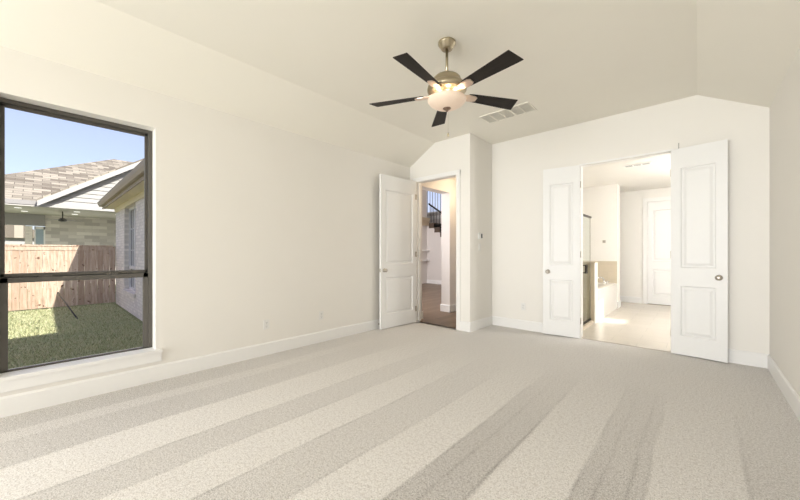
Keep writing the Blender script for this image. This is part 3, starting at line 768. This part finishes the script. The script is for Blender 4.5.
# own house wing outside the window: brick wall, window, soffit, gutter
WXE = -13.72; WYF = 1.58
struct(wall_cells(MB(), 'x', WXE, LX - TW, WYF, WYF + .22, GZ - .1, 2.66, [(-12.1, -10.45, .18, 2.5)]).build('wall_wing', M['white_brick']), 'whitewashed brick wing wall outside the window', 'wall')
struct(MB().box(WXE, WXE + .22, WYF + .22, 9, GZ - .1, 2.66).build('wall_wing_end', M['white_brick_end']), 'whitewashed brick end wall of the wing', 'wall')
ww_ = empty('window_5'); struct(ww_, 'white grid window in the whitewashed brick wing', 'window')
mb = MB(); x0, x1, z0, z1 = -12.1, -10.45, .18, 2.5; y0, y1 = WYF + .10, WYF + .17
for q in ((x0, x0 + .07, z0, z1), (x1 - .07, x1, z0, z1), (x0, x1, z0, z0 + .07), (x0, x1, z1 - .07, z1), ((x0 + x1) / 2 - .05, (x0 + x1) / 2 + .05, z0, z1), (x0, x1, .78, .86)): mb.box(q[0], q[1], y0, y1, q[2], q[3])
mb.build('window_frame', M['ext_white'], ww_)
mb = MB()
for u in (.25, .75): mb.box(x0 + (x1 - x0) * u - .012, x0 + (x1 - x0) * u + .012, y0 + .02, y1 - .01, z0, z1)
for z in (1.3, 1.9): mb.box(x0, x1, y0 + .02, y1 - .01, z - .012, z + .012)
mb.build('muntins', M['ext_white'], ww_)
MB().box(x0 + .05, x1 - .05, y0 + .04, y0 + .046, z0 + .05, z1 - .05).build('glass_pane', M['dark_glass'], ww_)
MB().box(x0 - .06, x1 + .06, WYF - .05, WYF + .1, z0 - .08, z0 + .012).build('window_sill', M['white_brick'], ww_)
EY = 1.29
struct(MB().box(WXE - .3, LX - TW, EY + .02, WYF + .01, 2.64, 2.68).build('soffit', M['soffit']), 'tan soffit under the wing eave', 'soffit')
struct(MB().box(WXE, LX - TW, WYF - .03, WYF, 2.50, 2.66).build('trim_6', M['soffit']), 'tan frieze board under the soffit', 'trim')
struct(MB().box(WXE - .3, LX - TW, EY, EY + .03, 2.62, 2.86).build('trim_7', M['gutter']), 'tan fascia board of the wing eave', 'fascia')
gp = [(EY, 2.69), (EY - .075, 2.69), (EY - .105, 2.75), (EY - .12, 2.82), (EY - .10, 2.82), (EY - .095, 2.77), (EY, 2.77)]
tag(MB().prism([(WXE - .32, a, b) for a, b in gp], (-WXE + .32 + LX - TW + .05, 0, 0)).build('rain_gutter', M['gutter']), 'tan rain gutter along the eave of the brick wing', 'gutter')
def roof_slab(name, pts, mat, label, th=.1):
    return struct(MB().prism(pts, (0, 0, th)).build(name, mat), label, 'roof')
roof_slab('roof_wing', [(WXE - .35, EY - .05, 2.83), (-3.9, EY - .05, 2.83), (-3.9, 6.6, 6.0), (WXE - .35, 6.6, 6.0)], M['shingle_side'], 'shingled roof of the brick wing')
roof_slab('roof_wing_rear', [(WXE - .35, 6.6, 6.0), (-3.9, 6.6, 6.0), (-3.9, 12.1, 4.6), (WXE - .35, 12.1, 4.6)], M['shingle_side'], 'rear shingled roof of the brick wing')
roof_slab('roof_main', [(-4.42, -14, 2.78), (-4.42, 12.1, 2.78), (-1.2, 12.1, 4.05), (-1.2, -14, 4.05)], M['shingle'], 'shingled main roof on the window side')
roof_slab('roof_main_rear', [(-1.2, -14, 4.05), (-1.2, 12.1, 4.05), (1.95, 12.1, 2.8), (1.95, -14, 2.8)], M['shingle'], 'shingled main roof away from the window')
struct(MB().box(-4.42, LX - TW, -14, EY - .03, 2.70, 2.78).build('soffit_main', M['soffit']), 'tan soffit of the main eave above the window', 'soffit')
struct(MB().box(LX - TW, LX - TW + .2, -14, NY - .12, GZ, 2.75).build('wall_outer', M['white_brick_end']), 'whitewashed brick outer wall of the bedroom side', 'wall')

# neighbour's house with a gable porch
nb = tag(empty('neighbor_house', (-18.3, 0, GZ)), 'neighboring house with shingled roof, gabled porch and stone wall', 'house')
def npart(mb, name, mat, parent=None):
    o = mb.build(name, mat)
    p = parent or nb
    o.parent = p
    o.matrix_parent_inverse = Matrix.Translation((18.3, 0, -GZ)) if p == nb else Matrix.Identity(4)
    return o
ez = 3.13
A = (-18.5, -3.06, ez); Bp = (-18.5, 10, ez); RK = (-26, 2.9, 6.81); R2 = (-26, 10, 6.81)
npart(MB().prism([A, Bp, R2, RK], (0, 0, .08)), 'roof', M['shingle'])
npart(MB().prism([A, RK, (-33.5, -3.06, ez)], (0, 0, .08)), 'hip_roof', M['shingle_side'])
npart(MB().prism([(-33.5, -3.06, ez), RK, R2, (-33.5, 10, ez)], (0, 0, .08)), 'rear_roof', M['shingle'])
npart(MB().box(-18.5, -18.38, -3.1, -.10, 3.03, 3.19), 'gutter', M['grey_board'])
npart(MB().box(-22, -18.5, -3.0, 10, 3.09, 3.12), 'eave_soffit', M['porch_ceiling'])
gs = .69; gy0 = -.13; gyp = 4.1; gzp = ez + gs * (gyp - gy0)
for s in (-1, 1):
    a = (gyp + s * (gyp - gy0))
    npart(MB().prism([(-17.95, a, ez), (-17.95, gyp, gzp), (-24.6, gyp, gzp), (-24.6, a, ez)], (0, 0, .09)), 'gable_roof', M['shingle_side'])
    npart(MB().prism([(-17.96, a, ez - .18), (-17.96, gyp, gzp - .18), (-17.96, gyp, gzp + .02), (-17.96, a, ez + .02)], (.04, 0, 0)), 'rake_board', M['white_board'])
mb = MB(); z = 3.09
while z < gzp - .1:
    hw = max(0.02, (gzp - .06 - z) / gs); hw2 = max(.01, (gzp - .06 - z - .18) / gs)
    mb.prism([(-18.30, gyp - hw, z), (-18.30, gyp + hw, z), (-18.335, gyp + hw2, z + .18), (-18.335, gyp - hw2, z + .18)], (-.02, 0, 0)); z += .18
npart(mb, 'gable_siding', M['siding'])
npart(MB().box(-18.42, -18.27, -.1, 8.3, 2.97, 3.12), 'porch_beam', M['white_board'])
npart(MB().box(-22.2, -18.3, -3.0, 9, 2.96, 3.00), 'porch_ceiling', M['porch_ceiling'])
npart(MB().box(-22.2, -22.0, .09, 9, GZ, 2.955), 'stone_wall', M['stone'])
npart(MB().box(-22.15, -21.9, -3.0, .09, 2.45, 2.955), 'side_beam', M['grey_board'])
npart(MB().box(-22.2, -21.95, -.52, -.30, GZ, 2.42), 'porch_column', M['white_brick_end'])
nw = npart(MB().box(-22.1, -22.0, -.24, -.20, GZ, 2.42).box(-22.1, -22.0, .04, .09, GZ, 2.42).box(-22.1, -22.0, -.24, .09, 2.3, 2.42).box(-22.1, -22.0, -.24, .09, GZ, .6), 'window', M['ext_white'])
pn = MB().box(-22.06, -22.04, -.2, .04, .6, 2.3).build('pane', M['pale_glass'], nw)
for (x, y) in ((-19.2, -.63), (-20.6, -.50), (-19.3, .98), (-20.6, .98), (-19.3, 2.3)):
    npart(MB().tube((x, y, 2.945), (x, y, 2.9595), .10, 18), 'recessed_light', M['downlight'])
for y in (-1.2, 1.0, 3.5): lamp('lamp_porch', 'POINT', (-19.9, y, 1.5), 24, (1.0, .96, .90), radius=.1)
of = tag(empty('porch_fan', (-19.6, .57, 2.9595)), 'small dark ceiling fan hanging from the neighboring porch ceiling', 'ceiling fan')
MB().tube((0, 0, 0), (0, 0, -.32), .02, 8).build('downrod', M['dark_metal'], of)
MB().lathe([(0, -.28), (.06, -.29), (.13, -.33), (.13, -.40), (.05, -.43), (0, -.43)], 20).build('motor_housing', M['dark_metal'], of)
ob = MB().box(.1, .62, -.06, .06, -.37, -.36).build('fan_blade', M['grey_board'], of)
for k in range(5):
    q = ob if k == 0 else copy_tree(ob, of); q.rotation_euler = (0, 0, .5 + k * 2 * PI / 5)
# a farther house seen through the porch
fh = tag(empty('distant_house', (-44, -2, GZ)), 'pale distant house seen under the neighboring porch roof', 'house')
MB().box(-4, 4, -5, 2.2, 0, 2.9).build('wall', M['white_board'], fh)
MB().prism([(4.4, -5.4, 2.8), (4.4, 2.6, 2.8), (4.4, -1.4, 5.4)], (-9, 0, 0)).build('roof', M['shingle'], fh)
